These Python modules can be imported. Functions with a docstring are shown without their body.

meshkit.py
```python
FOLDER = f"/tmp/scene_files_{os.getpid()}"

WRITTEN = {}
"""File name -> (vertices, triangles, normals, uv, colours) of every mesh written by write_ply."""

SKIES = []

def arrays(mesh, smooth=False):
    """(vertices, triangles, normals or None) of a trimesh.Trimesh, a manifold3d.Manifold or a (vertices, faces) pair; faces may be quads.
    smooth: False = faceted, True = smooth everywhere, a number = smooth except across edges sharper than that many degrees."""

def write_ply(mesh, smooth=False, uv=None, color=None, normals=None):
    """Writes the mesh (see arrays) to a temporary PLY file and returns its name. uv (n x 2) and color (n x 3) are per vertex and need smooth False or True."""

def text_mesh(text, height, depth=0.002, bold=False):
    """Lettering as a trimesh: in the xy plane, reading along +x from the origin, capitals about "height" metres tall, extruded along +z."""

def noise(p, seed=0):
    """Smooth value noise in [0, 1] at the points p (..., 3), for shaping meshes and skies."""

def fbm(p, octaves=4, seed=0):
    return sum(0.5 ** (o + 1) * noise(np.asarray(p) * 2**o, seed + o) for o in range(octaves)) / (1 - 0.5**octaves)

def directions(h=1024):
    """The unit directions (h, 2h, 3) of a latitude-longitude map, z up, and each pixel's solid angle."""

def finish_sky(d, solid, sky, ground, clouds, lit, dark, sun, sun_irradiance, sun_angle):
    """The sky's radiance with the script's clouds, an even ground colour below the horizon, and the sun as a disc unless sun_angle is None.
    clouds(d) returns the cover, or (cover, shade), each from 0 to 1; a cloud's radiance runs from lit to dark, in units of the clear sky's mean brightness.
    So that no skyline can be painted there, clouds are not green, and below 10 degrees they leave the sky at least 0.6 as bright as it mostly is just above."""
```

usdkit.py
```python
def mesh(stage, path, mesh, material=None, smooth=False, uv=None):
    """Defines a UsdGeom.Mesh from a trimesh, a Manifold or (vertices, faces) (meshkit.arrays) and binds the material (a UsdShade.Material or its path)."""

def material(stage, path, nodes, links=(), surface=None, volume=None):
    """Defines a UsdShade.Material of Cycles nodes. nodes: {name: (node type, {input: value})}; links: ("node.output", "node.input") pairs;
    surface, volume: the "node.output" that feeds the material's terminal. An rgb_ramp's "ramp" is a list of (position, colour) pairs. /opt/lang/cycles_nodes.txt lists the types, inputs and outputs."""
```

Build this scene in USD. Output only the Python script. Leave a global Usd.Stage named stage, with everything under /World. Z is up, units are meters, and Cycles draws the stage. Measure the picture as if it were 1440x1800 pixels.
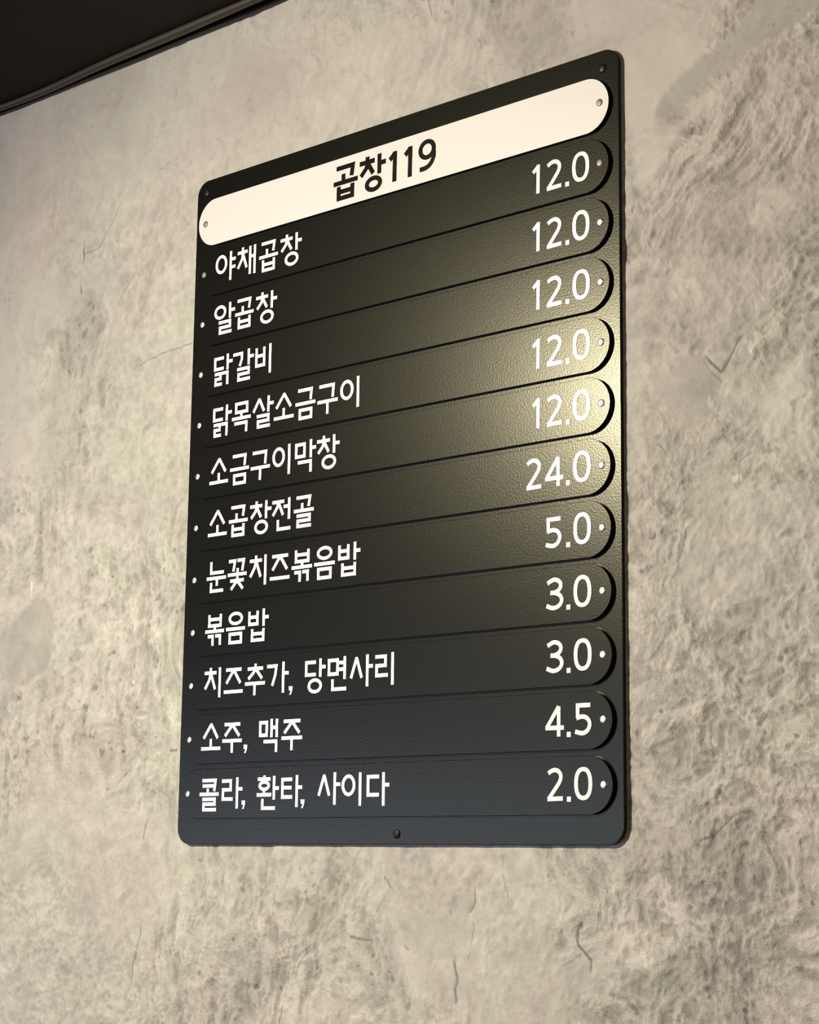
import math
import numpy as np
import trimesh
import shapely
import shapely.affinity
from shapely.geometry import Polygon, LineString, Point, box
from shapely.ops import unary_union
from scipy import ndimage
import usdkit
from pxr import Usd, UsdGeom, UsdLux, UsdShade, Gf, Sdf, Vt

stage = Usd.Stage.CreateInMemory()
UsdGeom.SetStageUpAxis(stage, UsdGeom.Tokens.z)
UsdGeom.SetStageMetersPerUnit(stage, 1.0)
UsdGeom.Xform.Define(stage, "/World")
UsdGeom.Scope.Define(stage, "/World/Looks")

# ---------------------------------------------------------------- frame of reference
# The board is laid out in units of its row pitch: u to the right, v downwards from the
# board's centre. The wall stands in the plane y = 0 and the room lies at negative y.
P = 0.06            # metres per row pitch
ZC = 1.95           # height of the board's centre above the floor
FRONT = 0.0097      # how far the fronts of the strips stand before the wall
ROOM = dict(x0=-6.6, x1=3.0, y0=-4.6, top=ZC + 9.76 * P)

# ---------------------------------------------------------------- camera
CAM_AT = (22.741, 6.732, -24.339)        # u, v, pitches behind the strip fronts
RIGHT = (0.742513, -0.011572, 0.669732)
DOWN = (-0.110669, 0.983990, 0.139697)
AHEAD = (-0.660627, -0.177845, 0.729345)


def turn(a):                              # (u, v, depth) direction -> world
    return np.array([a[0], a[2], -a[1]])


cam = UsdGeom.Camera.Define(stage, "/World/camera")
eye = np.array([CAM_AT[0] * P, -FRONT + CAM_AT[2] * P, ZC - CAM_AT[1] * P])
rx, up, bk = turn(RIGHT), -turn(DOWN), -turn(AHEAD)
cam.AddTransformOp().Set(Gf.Matrix4d(*rx, 0, *up, 0, *bk, 0, *eye, 1))
cam.CreateHorizontalApertureAttr(36.0)
cam.CreateVerticalApertureAttr(45.0)
cam.CreateFocalLengthAttr(36.0 * 3426.83 / 1440)
cam.CreateClippingRangeAttr(Gf.Vec2f(0.05, 50))
cam.CreateExposureAttr(0.0)

# ---------------------------------------------------------------- light
def aim(prim, at, to):
    at, to = np.array(at, float), np.array(to, float)
    b = at - to
    b /= np.linalg.norm(b)
    r = np.cross([0, 0, 1.0], b)
    r /= np.linalg.norm(r)
    u = np.cross(b, r)
    UsdGeom.Xformable(prim).AddTransformOp().Set(Gf.Matrix4d(*r, 0, *u, 0, *b, 0, *at, 1))


LAMP_AT = (-0.82, -1.72, ROOM["top"] - 0.06)
LAMP_TO = (0.62, 0.0, 0.84)
spot = UsdLux.SphereLight.Define(stage, "/World/ceiling_spot_light")
spot.CreateRadiusAttr(0.045)
spot.CreateNormalizeAttr(True)
spot.CreateIntensityAttr(75.0)
spot.CreateColorAttr(Gf.Vec3f(1.0, 0.87, 0.66))
sh = UsdLux.ShapingAPI.Apply(spot.GetPrim())
sh.CreateShapingConeAngleAttr(58.0)
sh.CreateShapingConeSoftnessAttr(1.0)
aim(spot.GetPrim(), LAMP_AT, LAMP_TO)

# added fill light, unseen at the far right, to lift the board's shadow
fill = UsdLux.SphereLight.Define(stage, "/World/added_fill_light")
fill.CreateRadiusAttr(0.14)
fill.CreateNormalizeAttr(True)
fill.CreateIntensityAttr(12.0)
fill.CreateColorAttr(Gf.Vec3f(1.0, 0.84, 0.62))
fill.AddTranslateOp().Set(Gf.Vec3d(2.3, -2.7, 2.2))

# daylight behind the window of the opposite wall
WIN = dict(x0=-6.2, x1=-1.7, z0=0.75, z1=1.95)
day = UsdLux.RectLight.Define(stage, "/World/window_daylight")
day.CreateWidthAttr(WIN["x1"] - WIN["x0"])
day.CreateHeightAttr(WIN["z1"] - WIN["z0"])
day.CreateIntensityAttr(6.2)
day.CreateColorAttr(Gf.Vec3f(0.72, 0.80, 1.08))
aim(day.GetPrim(), ((WIN["x0"] + WIN["x1"]) / 2, ROOM["y0"] - 0.10, (WIN["z0"] + WIN["z1"]) / 2),
    ((WIN["x0"] + WIN["x1"]) / 2, 0, (WIN["z0"] + WIN["z1"]) / 2))

# ---------------------------------------------------------------- helpers
used = {}


def numbered(path):
    n = used.get(path, -1) + 1
    used[path] = n
    return path if n == 0 else f"{path}_{n:03d}"


def tag(prim, **keys):
    for k, v in keys.items():
        prim.SetCustomDataByKey(k, v)
    return prim


def obj(name, mesh, mat, parent="/World", smooth=False):
    return usdkit.mesh(stage, numbered(f"{parent}/{name}"), mesh, mat, smooth).GetPrim()


def stand_up(m, u=0.0, v=0.0, front=0.0):
    """Mesh drawn in pitches (x right, y up, z towards the room) -> the wall, z = 0 at `front` metres before it."""
    m = m.copy()
    q = np.asarray(m.vertices)
    m.vertices = np.c_[(q[:, 0] + u) * P, -front - q[:, 2] * P, ZC + (q[:, 1] - v) * P]
    return m


def plate(outline, t, bevel, back=0.0):
    """A flat plate from z = back to z = back + t with a bevelled front edge; outline(inset) gives its contour."""
    rings = [(0.0, back), (0.0, back + t - bevel), (bevel * 0.3, back + t - bevel * 0.3), (bevel, back + t)]
    loops = [np.c_[outline(i), np.full(len(outline(i)), z)] for i, z in rings]
    n = len(loops[0])
    v, f = np.vstack(loops + [[[*loops[0][:, :2].mean(0), back], [*loops[-1][:, :2].mean(0), back + t]]]), []
    k = np.arange(n)
    j = (k + 1) % n
    for r in range(len(loops) - 1):
        a, b = r * n, (r + 1) * n
        f += list(np.c_[a + k, a + j, b + j]) + list(np.c_[a + k, b + j, b + k])
    c0, c1 = len(v) - 2, len(v) - 1
    f += list(np.c_[np.full(n, c0), j, k])
    a = (len(loops) - 1) * n
    f += list(np.c_[np.full(n, c1), a + k, a + j])
    return trimesh.Trimesh(v, np.array(f), process=False)


def rounded(u0, u1, v0, v1, r, steps=24):
    """Contour function of a rounded rectangle (y up)."""
    def at(i):
        rr = max(r - i, 1e-4)
        pts = []
        for cx, cy, a0 in ((u1 - r, v1 - r, 0), (u0 + r, v1 - r, 90), (u0 + r, v0 + r, 180), (u1 - r, v0 + r, 270)):
            a = np.radians(a0 + np.linspace(0, 90, steps))
            pts.append(np.c_[cx + rr * np.cos(a), cy + rr * np.sin(a)])
        return np.vstack(pts)
    return at


def brick(x0, x1, y0, y1, z0, z1):
    m = trimesh.creation.box([x1 - x0, y1 - y0, z1 - z0])
    m.apply_translation([(x0 + x1) / 2, (y0 + y1) / 2, (z0 + z1) / 2])
    return m


def look(name, nodes, links, surface="p.BSDF"):
    return usdkit.material(stage, f"/World/Looks/{name}", nodes, links, surface=surface)


# ---------------------------------------------------------------- materials
def paint(name, color, rough, spec=0.5, grain=0.0, size=900.0, metallic=0.0, tint=(1, 1, 1)):
    nodes = {"p": ("principled_bsdf", {"base_color": color, "roughness": rough, "specular_ior_level": spec, "metallic": metallic, "specular_tint": tint})}
    links = []
    if grain:
        nodes |= {"c": ("texture_coordinate", {}), "n": ("noise_texture", {"scale": size, "detail": 2.0}),
                  "b": ("bump", {"strength": grain, "distance": 0.0002})}
        links = [("c.object", "n.vector"), ("n.fac", "b.height"), ("b.normal", "p.normal")]
    return look(name, nodes, links)


BLACK = paint("black_satin_paint", (0.0055, 0.005, 0.0042), 0.25, 0.20, grain=0.42, size=520, tint=(0.97, 1.0, 0.80))
VINYL_WHITE = paint("white_vinyl", (0.85, 0.88, 0.93), 0.30, 0.25)
VINYL_BLACK = paint("black_vinyl", (0.0045, 0.004, 0.0032), 0.30, 0.10)
CREAM = paint("cream_acrylic", (0.78, 0.765, 0.75), 0.35, 0.3)
STEEL = paint("screw_steel", (0.82, 0.81, 0.79), 0.33, 0.5, metallic=1.0)
DARK_REFLECTION = paint("screw_steel_dark_reflection", (0.20, 0.19, 0.17), 0.5, 0.5, metallic=0.6)  # upper screws: the dark ceiling's reflection is put into the steel colour
BLACK_STEEL = paint("black_screw", (0.008, 0.008, 0.007), 0.42, 0.25)
CEILING = paint("dark_ceiling_paint", (0.0115, 0.0068, 0.0030), 0.6, 0.12)
TRIM = paint("dark_trim_paint", (0.060, 0.050, 0.038), 0.36, 0.3)
FLOOR = paint("brown_floor", (0.20, 0.15, 0.11), 0.5, 0.5)
ROOM_WALL = paint("room_wall_paint", (0.30, 0.28, 0.25), 0.8, 0.3)
FRAME = paint("window_frame_paint", (0.05, 0.05, 0.05), 0.4)
# ---------------------------------------------------------------- the plastered wall
U0, U1, V0, V1, STEP = -14.4, 10.4, -9.72, 11.2, 0.0225
nu, nv = int(round((U1 - U0) / STEP)) + 1, int(round((V1 - V0) / STEP)) + 1
gu, gv = np.linspace(U0, U1, nu), np.linspace(V0, V1, nv)
GU, GV = np.meshgrid(gu, gv)


def noise(seed, fu, fv=None, angle=0.0, u=None, v=None):
    """Smooth noise of mean 0 and about unit spread: fu, fv cycles per pitch along and across a direction turned by angle degrees."""
    u, v = (GU if u is None else u), (GV if v is None else v)
    fv = fu if fv is None else fv
    a = math.radians(angle)
    s, t = (u * math.cos(a) + v * math.sin(a)) * fu, (-u * math.sin(a) + v * math.cos(a)) * fv
    lattice = np.random.default_rng(seed).standard_normal((128, 128)).astype(np.float32)
    return ndimage.map_coordinates(lattice, [t + 40, s + 40], order=3, mode="grid-wrap", prefilter=False).astype(np.float32) * 1.9


def fbm(seed, f, octaves=3, gain=0.5, **k):
    fv = k.pop("fv", f)
    return sum(gain ** o * noise(seed + o, f * 2 ** o, fv * 2 ** o, **k) for o in range(octaves)) / sum(gain ** (2 * o) for o in range(octaves)) ** 0.5


def ss(a, b, x):
    t = np.clip((x - a) / (b - a), 0, 1)
    return t * t * (3 - 2 * t)


def blob(u, v, a, b, angle=0.0, soft=0.35, wob=0.0):
    """1 inside a turned ellipse, falling to 0 outside; wob makes its rim uneven."""
    t = math.radians(angle)
    s, w = (GU - u) * math.cos(t) + (GV - v) * math.sin(t), -(GU - u) * math.sin(t) + (GV - v) * math.cos(t)
    r = np.hypot(s / a, w / b)
    if wob:
        r = r + wob * WOB
    return ss(1 + soft, 1 - soft, r)


def near(points, wobble=0.0):
    """Distance in pitches to a polyline."""
    d = np.full(GU.shape, 9.0, np.float32)
    uu, vv = GU + wobble * WU + 0.025 * W2U, GV + wobble * WV + 0.025 * W2V
    for (a, b), (c, e) in zip(points[:-1], points[1:]):
        lu, lv = min(a, c) - 0.6, max(a, c) + 0.6
        i0, i1 = np.searchsorted(gu, [lu, lv])
        j0, j1 = np.searchsorted(gv, [min(b, e) - 0.6, max(b, e) + 0.6])
        if i1 <= i0 or j1 <= j0:
            continue
        pu, pv = uu[j0:j1, i0:i1] - a, vv[j0:j1, i0:i1] - b
        L = (c - a) ** 2 + (e - b) ** 2 + 1e-9
        t = np.clip((pu * (c - a) + pv * (e - b)) / L, 0, 1)
        d[j0:j1, i0:i1] = np.minimum(d[j0:j1, i0:i1], np.hypot(pu - t * (c - a), pv - t * (e - b)))
    return d


OUTLINES = {
    "hollow": [ (-11.65, 2.45), (-11.08, 2.15), (-10.51, 1.83), (-9.92, 1.47), (-9.58, 1.38), (-9.34, 1.56), (-9.20, 1.96), (-9.21, 2.37), (-9.29, 2.77), (-9.50, 2.99), (-9.93, 3.14), (-10.50, 3.17), (-11.01, 2.97), (-11.61, 2.87)],
    "swipe": [ (5.74, -5.07), (5.82, -5.30), (6.04, -5.47), (6.32, -5.64), (6.61, -5.79), (6.93, -5.92), (7.25, -6.09), (7.59, -6.34), (7.81, -6.75), (9.04, -6.37), (8.74, -6.09), (8.34, -5.94), (7.84, -5.80), (7.43, -5.69), (7.06, -5.56), (6.74, -5.43), (6.49, -5.28), (6.25, -5.11), (6.04, -4.96)],
    "ridges": [ (5.62, -3.86), (5.81, -4.13), (6.03, -4.41), (6.30, -4.62), (6.52, -4.78), (6.78, -4.92), (7.05, -5.04), (7.61, -4.99), (8.31, -4.80), (8.69, -4.30), (8.53, -3.89), (7.98, -3.66), (7.58, -3.35), (7.06, -3.22), (6.54, -3.12), (6.01, -3.00), (5.35, -2.86), (5.11, -3.00), (5.24, -3.45)],
    "smoothpale": [ (5.07, -6.50), (5.73, -6.56), (6.54, -6.18), (6.93, -5.97), (6.32, -5.68), (5.82, -5.37), (5.71, -5.01), (6.20, -4.89), (6.52, -5.13), (6.90, -5.32), (7.16, -5.39), (6.95, -5.10), (6.52, -4.90), (6.19, -4.70), (5.86, -4.30), (5.58, -3.94), (5.36, -3.99), (5.37, -4.86), (5.06, -5.32)],
    "darkA": [ (6.01, -3.45), (6.86, -3.37), (7.37, -3.03), (7.76, -2.63), (7.70, -2.19), (7.15, -2.31), (6.64, -2.64), (6.11, -2.79), (5.68, -3.02)],
    "darkB": [ (7.99, -3.75), (8.67, -3.76), (8.62, -2.01), (8.34, -2.24), (8.16, -2.90)],
    "fieldC": [ (7.58, -3.44), (7.93, -3.49), (8.12, -3.18), (7.96, -2.85), (7.61, -2.84), (7.47, -3.14)],
    "greenpale": [ (7.56, -0.36), (7.90, -0.57), (8.29, -0.46), (8.56, -0.12), (8.54, 0.81), (8.16, 0.55), (7.81, 0.20)],
    "hollow2": [ (5.81, -0.82), (6.19, -1.08), (6.42, -1.10), (6.71, -0.86), (6.91, -0.57), (6.70, -0.41), (6.62, -0.11), (6.33, 0.03), (5.97, -0.30)],
    "palepatch": [ (4.60, 7.11), (4.87, 6.91), (5.34, 6.97), (5.86, 7.03), (6.21, 7.14), (6.43, 7.38), (6.62, 7.73), (6.30, 7.90), (5.94, 8.05), (5.64, 8.19), (5.53, 8.36), (5.07, 8.51), (4.59, 8.78), (4.35, 8.62), (4.32, 8.25), (4.54, 8.07), (4.65, 7.64)],
    "darkD": [ (5.87, 6.52), (6.47, 6.34), (7.06, 6.27), (7.39, 6.52), (7.26, 6.88), (6.85, 7.13), (6.36, 7.02), (6.01, 6.90)],
    "darkE": [ (5.94, 8.09), (6.45, 7.79), (7.03, 7.65), (7.60, 7.79), (7.49, 8.43), (6.90, 9.17), (5.93, 9.23), (5.84, 8.59)],
    "topdark": [ (1.73, -8.31), (2.13, -7.87), (2.26, -7.30), (2.52, -6.71), (3.27, -6.50), (3.88, -6.49), (4.03, -6.65), (3.88, -7.10), (3.58, -7.75), (3.58, -8.16), (1.73, -8.74)],
    "chip": [ (7.10, 4.67), (7.37, 4.72), (7.31, 4.87), (7.14, 4.89)],
    "chip2": [ (6.80, 4.60), (6.95, 4.66), (6.92, 4.87), (6.85, 5.12), (6.80, 4.91)],
}


def inside(name, soft, wander):
    """1 inside an outline on the wall, its rim softened and made uneven (pitches)."""
    m = shapely.contains_xy(Polygon(OUTLINES[name]).buffer(0.12).buffer(-0.12), GU + wander * WOB * 0.5 + 0.6 * wander * W2U, GV + 0.6 * wander * W2V)
    return ndimage.gaussian_filter(m.astype(np.float32), soft / STEP)


WU, WV = fbm(900, 1.1), fbm(930, 1.1)
W2U, W2V = fbm(981, 3.5), fbm(991, 3.5)
WOB = fbm(960, 1.3, 5, 0.6)
wu, wv = GU + 0.35 * WU, GV + 0.35 * WV
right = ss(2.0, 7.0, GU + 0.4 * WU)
lower = ss(-4.0, 6.0, GV)

# where the plaster is rough and where the trowel left it smooth
rough = ss(-0.5, 0.9, fbm(11, 0.42, 3, u=wu, v=wv) + 0.9 * right - 0.05 + 0.9 * blob(-9.0, 4.2, 2.2, 1.6, 0, 0.5) + 0.6 * blob(-8.6, -3.0, 1.2, 3.0, 25, 0.5))
calm = np.clip(blob(-5.5, -8.3, 8.0, 1.9, 8, 0.6) + blob(5.6, -6.6, 1.5, 1.5, 0, 0.3, 0.2) + blob(-11.3, -5.5, 1.4, 4.2, 0, 0.5, 0.2), 0, 1)
rough *= 1 - 0.85 * calm

# relief in millimetres
H = 0.6 * fbm(21, 0.16, 2) + 0.35 * fbm(25, 0.55, 2)
grain_v = fbm(31, 5.0, 3, 0.6, fv=1.6, u=GU + 0.12 * WU, v=GV)                 # upright streaks of the trowel
grain_d = fbm(41, 1.3, 4, 0.6, fv=5.2, angle=-46, u=GU + 0.10 * WU, v=GV + 0.10 * WV)                 # slanting ridges, towards upper right
grain_i = fbm(51, 4.5, 4, 0.72, u=GU + 0.14 * WU, v=GV + 0.14 * WV)
slant = np.clip(inside("ridges", 0.07, 0.10) + 0.45 * blob(8.0, -1.5, 2.0, 3.0, 0, 0.5), 0, 1)
mixed = (1 - right) * (0.75 * grain_v + 0.4 * grain_i) + right * (0.9 * grain_i + 0.25 * grain_v)
mixed = mixed * (1 - slant) + slant * (1.5 * grain_d + 0.3 * grain_i)
mixed = np.where(mixed < 0, mixed * 1.25, mixed * 0.9) - 0.35 * np.abs(fbm(221, 4.2, 4, 0.65, u=wu, v=wv))
amp = 0.18 + 0.80 * rough + 0.34 * slant
H += amp * mixed
fine = fbm(231, 5.6, 3, 0.8, u=GU + 0.05 * WU, v=GV)
H += (0.20 + 0.40 * ss(-0.8, 1.0, fbm(241, 0.8, 3, u=wu, v=wv))) * (1 - 0.6 * calm) * fine
crease = ss(0.10, 0.0, np.abs(fbm(201, 1.7, 4, 0.6, u=wu, v=wv))) * ss(0.2, 1.4, fbm(211, 0.6, 2) + 0.8 * rough - 0.4)
H -= 0.30 * crease
# sharp-edged skins of plaster drawn one over the other
for s, (seed, f, lift) in enumerate(((61, 0.33, 0.55), (71, 0.55, 0.40), (81, 0.26, 0.5))):
    q = fbm(seed, f, 5, 0.55, u=wu, v=wv, fv=f * (0.6 if s != 1 else 1.3), angle=(-20, 30, 10)[s])
    H += lift * ss(0.55, 0.62 + 0.12 * (1 - rough), q)
pits = ss(1.95, 2.4, fbm(91, 11.0, 2, 0.7) + 0.6 * fbm(95, 0.7, 3)) * (0.25 + 0.75 * rough)
H -= 0.7 * pits

# tone: a greyish beige with pinkish, greenish and pale fields
tone_a, tone_b, tone_c = fbm(101, 0.30, 4, 0.6, u=wu, v=wv), fbm(111, 0.24, 4, 0.6, u=wu, v=wv), fbm(121, 0.8, 4, 0.6, u=wu, v=wv)
val = 1.0 + 0.035 * tone_a + 0.03 * tone_c + 0.035 * (1 - 0.65 * calm) * fbm(131, 2.2, 4, 0.7, u=wu, v=wv) + 0.035 * mixed * (0.4 + rough) + 0.035 * (1 - 0.7 * calm) * fine - 0.30 * pits - 0.07 * crease  # relief shading is put into the colour too: pits, creases, low grain darker
dirt = ss(0.2, 1.6, fbm(141, 1.0, 5, 0.7, u=wu, v=wv) + 0.5 * fbm(151, 0.35, 2)) * (0.35 + 0.65 * rough)
flecks = ss(1.25, 2.1, fbm(161, 3.2, 4, 0.75, u=wu, v=wv) + 0.4 * tone_a) * rough
dirt *= 1 - 0.5 * calm
val *= 1 - 0.19 * dirt + 0.13 * flecks
H += 0.25 * flecks
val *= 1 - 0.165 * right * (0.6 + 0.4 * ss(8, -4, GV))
pink = ss(-0.6, 1.2, tone_b) * (0.5 + 0.5 * ss(2, -6, GV))
green = ss(0.0, 1.4, tone_c - 0.6 * tone_b)

# marks at their places on the wall: (u, v, half sizes, turn, tone, lift, smoothing)
MARKS = [
    (8.2, 8.3, 1.2, 1.2, 0, 1.10, 0.0, 0.0, 0.5),
    (-12.1, 2.6, 1.3, 2.2, 0, 1.05, 0.4, 0.8, 0.4),
    (5.1, -7.6, 0.9, 1.1, 0, 1.03, 0.2, 0.9, 0.2),
    (-8.9, -3.3, 0.5, 2.2, 22, 0.93, -0.2, 0.0, 0.5),
    (-9.6, -2.0, 0.7, 1.2, 20, 1.05, 0.3, 0.9, 0.4),
    (-8.2, 5.7, 1.0, 1.0, 0, 1.03, 0.3, 0.7, 0.5),
    (-3.2, 8.6, 1.6, 0.8, -15, 0.95, 0.0, 0.0, 0.5),
    (1.3, 8.0, 0.9, 0.9, 0, 0.96, -0.1, 0.7, 0.4),
    (-10.9, -9.0, 0.8, 0.7, 0, 1.04, 0.3, 0.9, 0.2),
    (-8.2, -8.6, 1.1, 1.1, 0, 0.95, 0.0, 0.8, 0.5),
    (-3.6, -8.2, 1.2, 0.7, -20, 0.93, -0.1, 0.7, 0.5),
]
for u, v, a, b, turned, tone, lift, smooth_it, soft in MARKS:
    m = blob(u, v, a, b, turned, soft, 0.06 + 0.4 * soft)
    if smooth_it:
        flat = ndimage.gaussian_filter(H, 16)
        H += smooth_it * m * (flat - H)
    H += lift * m
    val *= 1 + (tone - 1) * m
# patches with an outline: tone, lift in mm, how far they are smoothed, rim
relief = 0.45 + 0.55 * np.clip(rough + slant, 0, 1)
PATCHES = [("smoothpale", 1.08, 0.25, 0.9, 0.05, 0.05), ("swipe", 0.885, -0.25, 0.97, 0.025, 0.03), ("darkA", 0.79, 0.0, 0.0, 0.16, 0.35), ("darkB", 0.80, 0.0, 0.0, 0.2, 0.3),
           ("fieldC", 1.14, 0.3, 0.6, 0.05, 0.15), ("greenpale", 1.15, 0.2, 0.8, 0.14, 0.15), ("hollow2", 0.90, -0.35, 0.85, 0.05, 0.08), ("palepatch", 1.19, 0.5, 0.0, 0.04, 0.14),
           ("darkD", 0.80, 0.0, 0.0, 0.15, 0.35), ("darkE", 0.85, 0.0, 0.0, 0.2, 0.3), ("topdark", 0.87, -0.15, 0.0, 0.06, 0.12), ("chip", 0.62, -0.8, 0.8, 0.025, 0.05),
           ("chip2", 0.64, -0.8, 0.8, 0.025, 0.05), ("hollow", 0.84, -1.0, 1.0, 0.04, 0.07)]
M = {}
for name, tone, lift, smooth_it, soft, wander in PATCHES:
    m = M[name] = inside(name, soft, wander)
    if smooth_it:
        H += smooth_it * m * (ndimage.gaussian_filter(H, 12) - H)
        relief *= 1 - 0.85 * smooth_it * m
    H += lift * m
    val *= 1 + (tone - 1) * m
crumbs = np.clip(ndimage.gaussian_filter(M["hollow"], 8) * (1 - M["hollow"]) * 4, 0, 1) * ss(-10.8, -9.6, GU)
H += 0.9 * crumbs * np.abs(fbm(171, 3.5, 3, 0.7)) 
green = np.maximum(green * (1 - 0.5 * calm), np.maximum(0.9 * M["swipe"], 0.8 * M["greenpale"]))
green *= 1 - M["smoothpale"]
pink = np.maximum(pink, 0.8 * M["smoothpale"])
relief *= 1 - 0.55 * calm
# fine lines and cracks
LINES = [
    [ (6.40, -1.11), (6.61, -0.92), (6.93, -0.57)],
    [ (6.93, -0.57), (6.75, -0.40), (6.66, -0.19), (6.62, -0.02)],
    [ (6.56, -1.13), (6.96, -0.74), (7.12, -0.96), (7.33, -1.20), (7.41, -1.31)],
    [ (5.34, -1.59), (5.74, -1.22)],
    [ (5.16, -0.56), (5.40, -0.32)],
    [ (5.71, 0.29), (5.85, 0.42)],
    [ (7.63, -3.27), (7.57, -3.17), (7.49, -3.07)],
    [ (7.89, -3.12), (7.97, -3.01), (7.93, -2.97)],
    [ (8.30, -2.96), (8.16, -2.92), (8.04, -2.85)],
    [ (5.36, -3.82), (5.27, -3.61)],
    [ (7.18, 1.07), (7.16, 0.76), (7.40, 0.62)],
    [ (8.13, 0.03), (8.10, 0.20), (8.17, 0.25)],
    [ (7.02, 6.03), (6.67, 6.27), (6.42, 6.36)],
    [ (6.97, 6.03), (7.31, 5.99)],
    [ (4.14, 7.57), (4.14, 7.95), (4.36, 8.16), (4.32, 8.63)],
    [ (4.14, 8.07), (3.83, 8.22)],
    [ (1.98, 7.04), (2.01, 7.36), (1.92, 7.50)],
    [ (1.53, 7.46), (1.56, 8.00), (1.67, 8.54), (1.63, 8.90)],
    [ (1.99, 7.63), (1.89, 8.26)],
    [ (-1.30, 7.37), (-1.56, 7.73), (-1.69, 8.02)],
    [ (-2.46, 8.39), (-2.22, 8.28)],
    [ (-1.95, 8.70), (-1.89, 8.41), (-1.69, 8.21)],
    [ (-2.25, 9.18), (-2.31, 9.49)],
    [ (-0.68, 9.11), (-0.67, 9.25)],
    [ (-6.02, 7.53), (-6.30, 8.49), (-6.55, 9.28)],
    [ (-3.85, 6.67), (-3.94, 7.03)],
    [ (-0.70, 7.91), (-0.14, 7.97), (0.44, 8.00), (0.63, 8.05)],
    [ (-6.80, 4.91), (-6.82, 5.20)],
    [ (-5.92, 5.73), (-6.10, 6.05), (-6.22, 6.32)],
    [ (-5.36, 4.59), (-6.01, 4.71), (-6.66, 4.96), (-7.33, 5.33)],
    [ (-5.79, 0.86), (-5.78, 0.99)],
    [ (-5.78, 1.14), (-5.77, 1.25)],
    [ (-8.77, -6.01), (-8.78, -5.70), (-8.82, -5.40), (-8.79, -4.96)],
    [ (-8.75, -5.75), (-8.29, -5.84), (-7.77, -6.41), (-7.43, -6.83), (-6.72, -7.03), (-6.11, -7.13)],
    [ (-7.06, -5.04), (-7.48, -4.64)],
    [ (-9.56, -6.40), (-9.39, -6.16), (-8.96, -6.07)],
    [ (-6.77, -3.09), (-6.17, -3.22), (-5.24, -3.29)],
    [ (6.23, 1.70), (6.22, 1.99)],
    [ (6.77, 2.32), (6.76, 2.62)],
    [ (6.68, 4.78), (6.68, 4.95)],
    [ (0.86, -8.57), (0.90, -7.48), (0.91, -6.51)],
    [ (-1.82, -9.39), (-1.79, -8.80)],
    [ (0.10, 6.98), (0.23, 7.12)],
    [ (0.36, 7.00), (0.39, 7.11), (0.56, 7.25)],
    [ (4.98, 6.74), (5.09, 6.63)],
    [ (2.57, 6.54), (2.63, 6.85), (2.75, 7.25)],]
BREAKS = fbm(301, 2.6, 3, 0.7)
for i, pts in enumerate(LINES):
    width, depth, wob = 0.020 + 0.006 * (i % 3), 0.5 + 0.12 * (i * 7 % 5), 0.015 + 0.01 * (i % 4)
    m = ss(width, width * 0.25, near(pts, wob))
    m = m * ss(-0.7, 0.5, BREAKS)
    H -= 0.5 * depth * m
    val *= 1 - 0.62 * min(depth, 0.9) * m  # shade inside the cracks is put into the tone, their depth is slight
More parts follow.
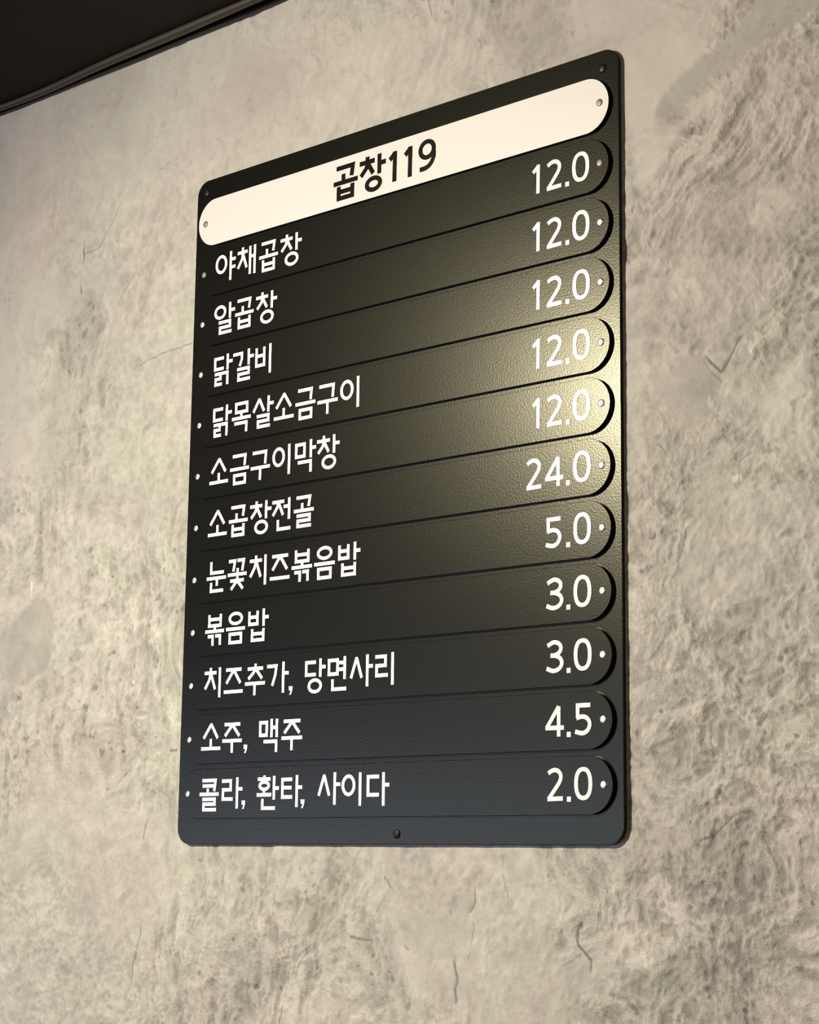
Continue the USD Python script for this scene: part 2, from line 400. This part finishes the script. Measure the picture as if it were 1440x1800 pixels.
# a few pale grains that stand out of the plaster
for u, v, a, b in ((6.72, -0.25, 0.05, 0.09), (7.46, -1.0, 0.04, 0.10), (7.18, 1.0, 0.09, 0.06), (6.45, -4.75, 0.03, 0.03), (-10.0, 1.15, 0.05, 0.12)):
    m = blob(u, v, a, b, 0, 0.4)
    H += 1.0 * m
    val *= 1 + 0.35 * m
H -= np.median(H)
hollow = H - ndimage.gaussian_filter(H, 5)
val *= 1 + np.clip(0.16 * hollow, -0.16, 0.08) * (0.4 + 0.6 * relief)  # low spots darkened, raised ones lightened: shade of the relief, in the colour
edge = np.minimum.reduce([GU - U0, U1 - GU, V1 - GV]) / 0.8
H *= ss(0, 1, edge)
board = np.maximum(np.abs(GU + 0.045) - 5.12, np.abs(GV + 0.035) - 6.45)
H *= 0.4 + 0.6 * ss(0.1, 0.7, board)         # flatter where the board is fixed
H = np.clip(H, -3.0, 1.6)

base = np.stack([np.full(GU.shape, c, np.float32) for c in (0.515, 0.502, 0.465)], -1)
base *= (1 + pink[..., None] * (np.array([1.0, 0.955, 0.955]) - 1))
base *= (1 + green[..., None] * (np.array([0.93, 0.965, 0.93]) - 1))
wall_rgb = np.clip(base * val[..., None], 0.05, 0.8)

verts = np.c_[GU.ravel() * P, -H.ravel() * 0.001, ZC - GV.ravel() * P]
ij = np.arange(nu * nv).reshape(nv, nu)
a, b, c, d = ij[:-1, :-1].ravel(), ij[:-1, 1:].ravel(), ij[1:, 1:].ravel(), ij[1:, :-1].ravel()
faces = np.vstack([np.c_[a, d, c], np.c_[a, c, b]])
x0, x1, z0, z1 = gu[0] * P, gu[-1] * P, ZC - gv[-1] * P, ZC - gv[0] * P
far = [(ROOM["x0"], 0), (x0, 0), (x0, z0), (ROOM["x0"], z0), (x0, z0), (x1, z0), (x1, 0), (ROOM["x1"], 0), (ROOM["x1"], z0),
       (ROOM["x0"], ROOM["top"]), (x0, ROOM["top"]), (x1, ROOM["top"]), (ROOM["x1"], ROOM["top"]), (x1, z0)]
n = len(verts)
verts = np.vstack([verts, [(q, 0.0, w) for q, w in far]])
quads = [(0, 1, 2, 3), (1, 6, 13, 2), (6, 7, 8, 13), (3, 2, 10, 9), (13, 8, 12, 11)]
faces = np.vstack([faces] + [[(n + q[0], n + q[1], n + q[2]), (n + q[0], n + q[2], n + q[3])] for q in quads])
rgb = np.vstack([wall_rgb.reshape(-1, 3), np.tile(wall_rgb.reshape(-1, 3).mean(0), (len(far), 1))])

WALL = look("grey_beige_plaster", {
    "a": ("attribute", {"attribute": "plaster"}),
    "r": ("attribute", {"attribute": "relief"}),
    "c": ("texture_coordinate", {}),
    "n1": ("noise_texture", {"scale": 200.0, "detail": 5.0, "roughness": 0.7}),
    "n2": ("noise_texture", {"scale": 900.0, "detail": 2.0}),
    "m1": ("map_range", {"from_min": 0.3, "from_max": 0.7, "to_min": 0.89, "to_max": 1.11}),
    "x1": ("mix", {"mix_type": "multiply"}),
    "s": ("math", {"math_type": "multiply_add", "value2": 0.35}),
    "b": ("bump", {"distance": 0.0018}),
    "p": ("principled_bsdf", {"roughness": 0.72, "specular_ior_level": 0.25}),
}, [("c.object", "n1.vector"), ("c.object", "n2.vector"), ("n1.fac", "m1.value"), ("a.color", "x1.color1"), ("m1.result", "x1.color2"),
    ("r.fac", "x1.fac"), ("r.fac", "b.strength"), ("x1.color", "p.base_color"), ("n2.fac", "s.value1"), ("n1.fac", "s.value3"), ("s.value", "b.height"), ("b.normal", "p.normal")])
wall = obj("wall_front", trimesh.Trimesh(verts, faces, process=False), WALL, smooth=True)
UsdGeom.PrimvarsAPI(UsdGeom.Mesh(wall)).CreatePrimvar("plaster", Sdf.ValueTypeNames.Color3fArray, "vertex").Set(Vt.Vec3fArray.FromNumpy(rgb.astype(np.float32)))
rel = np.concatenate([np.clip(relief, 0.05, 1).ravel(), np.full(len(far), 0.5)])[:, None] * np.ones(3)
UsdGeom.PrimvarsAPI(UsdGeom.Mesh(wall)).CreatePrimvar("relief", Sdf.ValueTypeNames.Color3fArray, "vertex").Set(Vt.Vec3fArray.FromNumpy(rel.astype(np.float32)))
tag(wall, label="grey beige trowelled plaster wall behind the menu board", category="wall", kind="structure")

# character shapes: strokes as x, y pairs in thousandths of a pitch ('e': centre and half sizes of a ring)
GLYPHS = {
    "야": [["e", 172, 111, 167, 190], [435, 330, 435, -246], [438, 164, 575, 164], [436, 8, 573, 8]],
    "채": [[203, 333, 203, 212], [58, 234, 337, 234], [199, 225, 199, 139, 174, 81, 74, -69], [204, 213, 317, -86], [409, 321, 409, -236], [536, 326, 536, -245], [406, 113, 533, 113]],
    "곱": [[93, 280, 443, 280, 415, 98], [243, 165, 243, 27], [33, 20, 547, 20], [144, -40, 144, -252], [437, -39, 437, -261], [146, -136, 437, -136], [146, -247, 436, -247]],
    "창": [[211, 330, 211, 222], [41, 236, 365, 236], [217, 216, 183, 131, 72, 18], [217, 216, 338, 19], [470, 322, 470, -17], [471, 161, 609, 161], ["e", 347, -165, 184, 136]],
    "닭": [[328, 235, 83, 235, 83, 31, 330, 31], [434, 299, 434, -15], [437, 143, 573, 143], [75, -65, 243, -65, 243, -165, 108, -165, 108, -271, 289, -271], [283, -66, 438, -66, 438, -301]],
    "갈": [[12, 236, 256, 236, 256, 122, 201, -5], [446, 300, 446, -13], [445, 145, 585, 145], [133, -68, 452, -68, 452, -167, 174, -167, 174, -273, 496, -273]],
    "비": [[91, 264, 91, -84], [300, 264, 300, -83], [94, 102, 301, 102], [92, -83, 302, -83], [460, 300, 460, -266]],
    "알": [["e", 181, 152, 171, 142], [454, 314, 454, -4], [457, 154, 596, 154], [143, -55, 462, -55, 462, -159, 184, -159, 184, -260, 513, -260]],
    "목": [[137, 261, 440, 260, 440, 99, 138, 99, 137, 261], [287, 98, 287, -24], [28, -19, 547, -19], [96, -115, 429, -115, 429, -297]],
    "살": [[203, 274, 47, 29], [203, 274, 336, 25], [449, 303, 449, -7], [450, 151, 588, 151], [139, -63, 454, -63, 454, -163, 177, -163, 177, -263, 502, -263]],
    "소": [[296, 275, 93, 12], [296, 275, 478, 8], [292, 1, 292, -161], [32, -177, 555, -177]],
    "금": [[90, 257, 440, 257, 418, 59], [28, 7, 544, 7], [147, -113, 438, -113, 438, -263, 148, -263, 147, -113]],
    "구": [[70, 247, 431, 247, 411, 19], [27, -39, 544, -39], [282, -45, 282, -275]],
    "이": [["e", 197, 90, 167, 186], [472, 305, 472, -260]],
    "막": [[77, 245, 288, 247, 288, 25, 79, 25, 77, 245], [452, 315, 452, -25], [451, 156, 584, 156], [123, -85, 454, -85, 454, -288]],
    "전": [[50, 250, 365, 250], [208, 236, 181, 149, 69, 4], [216, 235, 338, -2], [492, 307, 492, -93], [349, 152, 488, 152], [206, -81, 206, -257, 537, -257]],
    "골": [[110, 264, 457, 264, 424, 87], [260, 162, 260, 28], [49, 24, 559, 24], [123, -69, 454, -69, 454, -162, 153, -162, 153, -259, 499, -259]],
    "눈": [[142, 309, 142, 95, 494, 95], [24, -8, 556, -8], [306, -14, 306, -157], [149, -87, 149, -248, 488, -248]],
    "꽃": [[59, 269, 227, 269, 184, 71], [291, 272, 463, 272, 423, 69], [302, 131, 302, 30], [36, 13, 549, 13], [299, -28, 299, -99], [105, -102, 477, -102], [294, -105, 129, -262], [299, -105, 453, -266]],
    "치": [[224, 315, 224, 226], [54, 219, 382, 219], [226, 218, 186, 83, 74, -77], [226, 218, 351, -90], [472, 313, 472, -244]],
    "즈": [[80, 247, 498, 247], [286, 236, 96, -2], [294, 235, 474, -8], [28, -156, 544, -156]],
    "볶": [[133, 308, 133, 96], [444, 309, 444, 97], [138, 216, 443, 216], [131, 97, 444, 97], [291, 94, 291, -14], [25, -7, 545, -7], [96, -99, 236, -99, 236, -275], [302, -98, 436, -98, 436, -273]],
    "음": [["e", 286, 191, 196, 126], [26, 0, 544, 0], [136, -96, 438, -95, 438, -251, 137, -251, 136, -96]],
    "밥": [[86, 288, 86, 49], [300, 291, 300, 51], [89, 178, 302, 178], [86, 50, 301, 50], [463, 318, 463, -2], [463, 161, 596, 161], [167, -39, 167, -249], [464, -39, 464, -244], [171, -132, 466, -132], [166, -246, 465, -246]],
    "추": [[280, 322, 280, 235], [76, 233, 483, 233], [282, 235, 234, 161, 98, 48], [282, 235, 459, 45], [13, -36, 539, -36], [267, -35, 267, -252]],
    "가": [[18, 249, 260, 249, 235, 90, 159, -104], [439, 317, 439, -243], [439, 110, 580, 110]],
    "당": [[316, 258, 78, 258, 78, 40, 322, 40], [429, 319, 429, -8], [429, 166, 561, 166], ["e", 298, -160, 180, 135]],
    "면": [[73, 262, 281, 263, 281, 22, 74, 22, 73, 262], [288, 213, 451, 213], [285, 98, 451, 98], [456, 322, 456, -80], [166, -67, 166, -244, 505, -244]],
    "사": [[173, 284, 42, -78], [173, 284, 299, -80], [429, 319, 429, -237], [430, 113, 564, 113]],
    "리": [[47, 259, 286, 259, 286, 104, 82, 104, 82, -62, 348, -62], [452, 321, 452, -238]],
    "주": [[63, 246, 486, 246], [277, 234, 83, 36], [281, 234, 469, 30], [14, -51, 538, -51], [274, -52, 274, -272]],
    "맥": [[73, 244, 240, 244, 240, 19, 74, 19, 73, 244], [364, 305, 364, -26], [498, 303, 498, -28], [366, 149, 500, 149], [161, -97, 490, -97, 490, -290]],
    "콜": [[87, 240, 448, 240, 416, 43], [97, 141, 438, 141], [241, 93, 241, -2], [20, -10, 542, -10], [98, -101, 435, -101, 435, -190, 137, -190, 137, -289, 481, -289]],
    "라": [[49, 222, 290, 222, 290, 64, 88, 64, 88, -104, 353, -104], [462, 285, 462, -276], [467, 74, 604, 74]],
    "환": [[227, 303, 227, 247], [53, 237, 388, 237], ["e", 226, 121, 149, 96], [223, 35, 223, -25], [34, -41, 415, -41], [477, 289, 477, -130], [478, 73, 604, 73], [187, -111, 187, -278, 518, -278]],
    "타": [[371, 220, 125, 220, 125, -88, 377, -88], [126, 75, 357, 75], [486, 292, 486, -268], [484, 78, 622, 78]],
    "다": [[384, 225, 129, 225, 129, -80, 386, -80], [486, 297, 486, -267], [485, 84, 620, 84]],
    "1": [[3396, 149, 3505, 242, 3505, 271], [3505, 271, 3497, -230]],
    "2": [[3703, 196, 3767, 232, 3837, 246, 3906, 223, 3950, 159, 3929, 68, 3848, -37, 3709, -201], [3685, -201, 3989, -196]],
    "0": [["e", 4385, 27, 175, 255]],
    ".": [[4108, -167, 4108, -249]],
    "4": [[3912, 238, 3671, -96], [3910, 238, 3908, -235], [3646, -96, 4013, -97]],
    "5": [[4531, 234, 4282, 234, 4284, 39], [4259, 36, 4335, 56, 4410, 55, 4474, 23, 4511, -34, 4511, -86, 4484, -144, 4430, -185, 4355, -198, 4232, -169]],
    "3": [[3690, 201, 3757, 235, 3827, 254, 3906, 233, 3953, 183, 3949, 120, 3897, 69, 3827, 47], [3748, 47, 3844, 39, 3931, 3, 3974, -63, 3957, -131, 3896, -181, 3791, -198, 3669, -156]],
    "9": [["e", 1014, 152, 201, 187], [1178, 102, 1165, -26, 1088, -139, 978, -185, 848, -191]],
    ",": [[21, -132, 117, -135, 115, -200, 83, -285, 35, -288, 67, -213, 25, -212, 21, -132]],
}

# ---------------------------------------------------------------- the rest of the room
R = ROOM
T = 0.12
tag(obj("ceiling", brick(R["x0"] - T, R["x1"] + T, R["y0"] - T, T, R["top"], R["top"] + T), CEILING),
    label="dark brown black ceiling above the plaster wall", category="ceiling", kind="structure")
tag(obj("floor", brick(R["x0"] - T, R["x1"] + T, R["y0"] - T, T, -T, 0), FLOOR), label="brown floor of the room", category="floor", kind="structure")
tag(obj("wall_left", brick(R["x0"] - T, R["x0"], R["y0"], 0, 0, R["top"]), ROOM_WALL), label="painted side wall at the left end of the room", category="wall", kind="structure")
tag(obj("wall_right", brick(R["x1"], R["x1"] + T, R["y0"], 0, 0, R["top"]), ROOM_WALL), label="painted side wall at the right end of the room", category="wall", kind="structure")
back = trimesh.util.concatenate([
    brick(R["x0"], WIN["x0"], R["y0"] - T, R["y0"], 0, R["top"]), brick(WIN["x1"], R["x1"], R["y0"] - T, R["y0"], 0, R["top"]),
    brick(WIN["x0"], WIN["x1"], R["y0"] - T, R["y0"], 0, WIN["z0"]), brick(WIN["x0"], WIN["x1"], R["y0"] - T, R["y0"], WIN["z1"], R["top"])])
tag(obj("wall_back", back, ROOM_WALL), label="painted wall with the window opposite the menu board", category="wall", kind="structure")

# the dark trim between wall and ceiling: a strip on the wall and a soft bead in front of it
def wander(x, seed, f, amp):
    r = np.random.default_rng(seed)
    k = r.uniform(0.5, 1.6, 6) * f
    return amp * sum(math.sin(q * x + w) for q, w in zip(k, r.uniform(0, 6.28, 6))) / 2.2


def sweep(profile, xs):
    loops = [np.array([(x, -y, z) for y, z in profile(x)]) for x in xs]
    n = len(loops[0])
    k = np.arange(n)
    j = (k + 1) % n
    f = []
    for r in range(len(xs) - 1):
        f += list(np.c_[r * n + k, r * n + n + k, r * n + n + j]) + list(np.c_[r * n + k, r * n + n + j, r * n + j])
    e = (len(xs) - 1) * n
    f += [(0, q, q + 1) for q in range(1, n - 1)] + [(e, e + q + 1, e + q) for q in range(1, n - 1)]
    m = trimesh.Trimesh(np.vstack(loops), np.array(f), process=False)
    m.fix_normals()
    return m


def strip(x):
    low = R["top"] - 0.0065 + wander(x, 3, 20, 0.0015)
    d = 0.004 + wander(x, 5, 15, 0.0006)
    return [(-0.0045, R["top"]), (-0.0045, low), (d * 0.6, low), (d, low + 0.0015), (d, R["top"])]


def bead(x):
    cy = 0.0135 + 0.012 * (1 / (1 + math.exp(-(x + 0.28) * 9))) + wander(x, 9, 14, 0.0026)
    a = np.linspace(0, 2 * math.pi, 17)[:-1]
    rr = 0.0052 + wander(x, 12, 12, 0.0007)
    return [(cy + rr * math.cos(t), R["top"] - 0.0022 + rr * 0.95 * math.sin(t)) for t in a]


xs = np.linspace(R["x0"], R["x1"], 700)
edge_trim = obj("trim_1", sweep(strip, xs), TRIM, smooth=40)
tag(edge_trim, label="dark wavy trim bead along the top of the plaster wall", category="trim", kind="structure")
obj("bead", sweep(bead, xs), TRIM, str(edge_trim.GetPath()), smooth=60)

win = UsdGeom.Xform.Define(stage, "/World/window_1").GetPrim()
tag(win, label="wide window in the wall opposite the menu board", category="window", kind="structure")
yw = R["y0"]
for a0, a1, c0, c1 in ((WIN["x0"], WIN["x1"], WIN["z0"], WIN["z0"] + 0.05), (WIN["x0"], WIN["x1"], WIN["z1"] - 0.05, WIN["z1"]),
                       (WIN["x0"], WIN["x0"] + 0.05, WIN["z0"] + 0.05, WIN["z1"] - 0.05), (WIN["x1"] - 0.05, WIN["x1"], WIN["z0"] + 0.05, WIN["z1"] - 0.05)):
    obj("window_frame", brick(a0, a1, yw - 0.07, yw - 0.02, c0, c1), FRAME, "/World/window_1")

# ---------------------------------------------------------------- lettering
W = 66              # stroke width, thousandths of a pitch


def curve(q, n=8):
    """Catmull-Rom through the points."""
    q = np.vstack([2 * q[0] - q[1], q, 2 * q[-1] - q[-2]])
    out = []
    for i in range(1, len(q) - 2):
        p0, p1, p2, p3 = q[i - 1:i + 3]
        for t in np.linspace(0, 1, n, endpoint=False):
            out.append(0.5 * (2 * p1 + (p2 - p0) * t + (2 * p0 - 5 * p1 + 4 * p2 - p3) * t * t + (3 * p1 - p0 - 3 * p2 + p3) * t ** 3))
    return np.array(out + [q[-2]])


def glyph(ch, w=W):
    """One character as a flat shape in thousandths of a pitch, x from its cell, y up from the middle of its row."""
    made = []
    for s in GLYPHS[ch]:
        if s[0] == "e":
            _, cx, cy, a, b = s
            t = np.linspace(0, 2 * math.pi, 64, endpoint=False)
            k = 0.86 if ch == "0" else 1.0                      # the nought is a little squarer than an ellipse
            sup = lambda r, e: np.c_[cx + (r) * np.sign(np.cos(t)) * abs(np.cos(t)) ** k, cy + e * np.sign(np.sin(t)) * abs(np.sin(t)) ** k]
            made.append(Polygon(sup(a, b), [sup(a - w * 1.04, b - w * 0.96)]))
            continue
        q = np.array(s, float).reshape(-1, 2)
        if ch == ",":
            made.append(Polygon(q))
            continue
        if ch in "23569" and len(q) > 4:
            q = curve(q)
        width = w * 1.12 if ch == "." else w
        if len(q) > 3 and np.allclose(q[0], q[-1]):
            ring = Polygon(q[:-1])
            made.append(ring.buffer(width / 2, join_style="mitre").difference(ring.buffer(-width / 2, join_style="mitre")))
        else:
            if len(q) == 2 and abs(q[0][1] - q[1][1]) < 20 and abs(q[0][0] - q[1][0]) > 100:
                for k in (0, 1):                                # a bar that closes an upright at its foot fills the corner
                    for o in GLYPHS[ch]:
                        if o[0] != "e" and len(o) == 4 and abs(o[2] - q[k][0]) < 16 and abs(o[3] - q[k][1]) < 16 and abs(o[0] - o[2]) < 20:
                            q[k][0] += (width / 2) * (1 if k == (q[1][0] > q[0][0]) else -1)
                            break
            made.append(LineString(q).buffer(width / 2, cap_style="flat", join_style="mitre"))
    if ch in "살소사":                                            # the two legs meet in a blunt tip
        (tx, ty), left, right_ = GLYPHS[ch][0][:2], GLYPHS[ch][0][2:], GLYPHS[ch][1][2:]
        made = [LineString([left, (tx, ty - 8), right_]).buffer(w / 2, cap_style="flat", join_style="bevel")] + made[2:]
    return unary_union(made)


def text(parts):
    """(character, x, scale x, scale y, stroke) list -> one extruded mesh, in pitches."""
    shapes = []
    for ch, x, sx, sy, w in parts:
        g = shapely.affinity.affine_transform(glyph(ch, w), [sx / 1000, 0, 0, sy / 1000, x, 0])
        shapes.append(g)
    flat = unary_union(shapes)
    bits = [trimesh.creation.extrude_polygon(shapely.geometry.polygon.orient(g), 0.006, engine="earcut") for g in getattr(flat, "geoms", [flat])]
    return trimesh.util.concatenate(bits)


ADV = 0.567


KERN = {1: {"곱": 0.058, "창": 0.058}, 3: {"닭": -0.004}, 4: {"닭": 0.013}, 5: {"소": -0.018, "금": -0.010, "구": -0.014, "이": -0.010},
        6: {"소": -0.014, "곱": -0.012, "창": -0.013}, 9: {"치": -0.008, "즈": -0.016}, 10: {"소": -0.022}, 11: {"사": 0.044, "이": 0.038}}


def korean(words, row):
    out, x = [], -4.458 if row == 11 else -4.443
    for ch in words:
        if ch == " ":
            continue
        if ch == ",":
            out.append((ch, x, 1, 1, W))
            x += 0.375
        else:
            k = KERN.get(row, {}).get(ch, 0.0)
            if row == 10 and ch == "주" and x > -3.0:
                k = 0.041
            out.append((ch, x + k, 1, 1, W))
            x += ADV
    return out


def price(s):
    out = []
    whole, tenth = s.split(".")
    shift = {"1": -0.300, "2": 0.0, "4": 0.0, "5": 0.0, "3": 0.0}
    lone = {"2": 0.0, "3": 0.0, "4": 0.0, "5": -0.575}
    if len(whole) == 2:
        out.append((whole[0], 0.0 if whole[0] == "1" else -0.425, 1, 1, W + 5))
    out.append((whole[-1], lone[whole[-1]], 1, 1, W + 5))
    out.append((".", 0.0, 1, 1, W + 5))
    out.append((tenth, 0.0, 1, 1, W + 5))
    return out


# ---------------------------------------------------------------- the menu board
board = UsdGeom.Xform.Define(stage, "/World/menu_board")
board.AddTranslateOp().Set(Gf.Vec3d(0, 0, 0))
tag(board.GetPrim(), label="black wall menu board with white title strip and rows of white lettering and prices", category="menu board")
B = "/World/menu_board"
GAP, PANEL_T, STRIP_T = 0.0017, 0.0038, 0.0042
panel = plate(rounded(-5.105, 5.105, -6.41, 6.455, 0.30), PANEL_T / P, 0.0006 / P)
obj("backing_panel", stand_up(panel, front=GAP), BLACK, B, smooth=20)


def screw_head(r, h, steps=20):
    """A shallow domed head (axis z) with a cross recess."""
    prof = [(r, 0.0), (r, h * 0.35), (r * 0.86, h * 0.72), (r * 0.55, h * 0.94), (0.0, h)]
    m = trimesh.creation.revolve(np.array([(0.0, -h)] + [(r, -h)] + prof), sections=steps)
    return m


FACE = GAP + PANEL_T + STRIP_T
ROWS = [("야채곱창", "12.0"), ("알곱창", "12.0"), ("닭갈비", "12.0"), ("닭목살소금구이", "12.0"), ("소금구이막창", "12.0"), ("소곱창전골", "24.0"),
        ("눈꽃치즈볶음밥", "5.0"), ("볶음밥", "3.0"), ("치즈추가, 당면사리", "3.0"), ("소주, 맥주", "4.5"), ("콜라, 환타, 사이다", "2.0")]
pill = plate(rounded(-4.965, 4.945, -0.452, 0.455, 0.4534, 40), STRIP_T / P, 0.0004 / P)
head = screw_head(0.062, 0.018)


def screws(parent, v, mat):
    for u in (-4.77, 4.77):
        obj("screw", stand_up(head, u, v, FACE), mat, parent, smooth=35)


# title strip: a black body with a cream face sheet
tv = -5.5 - 0.0317
body = plate(rounded(-4.968, 4.955, -0.472, 0.472, 0.4719, 40), (STRIP_T - 0.0006) / P, 0.0002 / P)
title = obj("title_strip", stand_up(body, 0, tv, GAP + PANEL_T), BLACK, B, smooth=20)
tp = str(title.GetPath())
face = plate(rounded(-4.966, 4.953, -0.470, 0.470, 0.4699, 40), 0.0006 / P, 0.0002 / P)
tag(obj("face_sheet", stand_up(face, 0, tv, GAP + PANEL_T + STRIP_T - 0.0006), CREAM, tp, smooth=20), label="cream white face of the title strip")
TITLE = [("곱", -1.315, 1.177, 1.10, 78), ("창", -0.669, 1.14, 1.10, 80), ("1", 0.0, 1, 1, 88), ("1", 0.0, 1, 1, 88), ("9", 0.0, 1, 1, 88)]
one = lambda x: ("1", x, 1.12, 1.13, 82)
TITLE = TITLE[:2] + [one(0.242 - 3.501 * 1.12), one(0.612 - 3.501 * 1.12), ("9", 0.0, 1, 1, 86)]
tag(obj("lettering", stand_up(text(TITLE), 0, -5.5, FACE), VINYL_BLACK, tp), label="black title lettering on the cream strip")
screws(tp, tv, DARK_REFLECTION)

for i, (name, cost) in enumerate(ROWS, 1):
    v = i - 5.5
    s = obj("menu_strip", stand_up(pill, 0, v, GAP + PANEL_T), BLACK, B, smooth=20)
    sp = str(s.GetPath())
    tag(obj("dish_lettering", stand_up(text(korean(name, i)), 0, v, FACE), VINYL_WHITE, sp), label="white dish name lettering")
    tag(obj("price_lettering", stand_up(text(price(cost)), 0, v, FACE), VINYL_WHITE, sp), label="white price lettering")
    screws(sp, v, DARK_REFLECTION if i == 1 else STEEL)

# three dark screws fix the panel to the wall
for u, v in ((-4.83, -6.2), (4.79, -6.14), (0.43, 6.235)):
    m = trimesh.util.concatenate([screw_head(0.075, 0.03), trimesh.creation.cylinder(0.04, (GAP + PANEL_T + 0.004) / P,
        transform=trimesh.transformations.translation_matrix([0, 0, -(GAP + PANEL_T + 0.004) / P / 2]))])
    tag(obj("mounting_screw", stand_up(m, u, v, GAP + PANEL_T), BLACK_STEEL, B, smooth=35), label="black screw that fixes the panel to the wall")
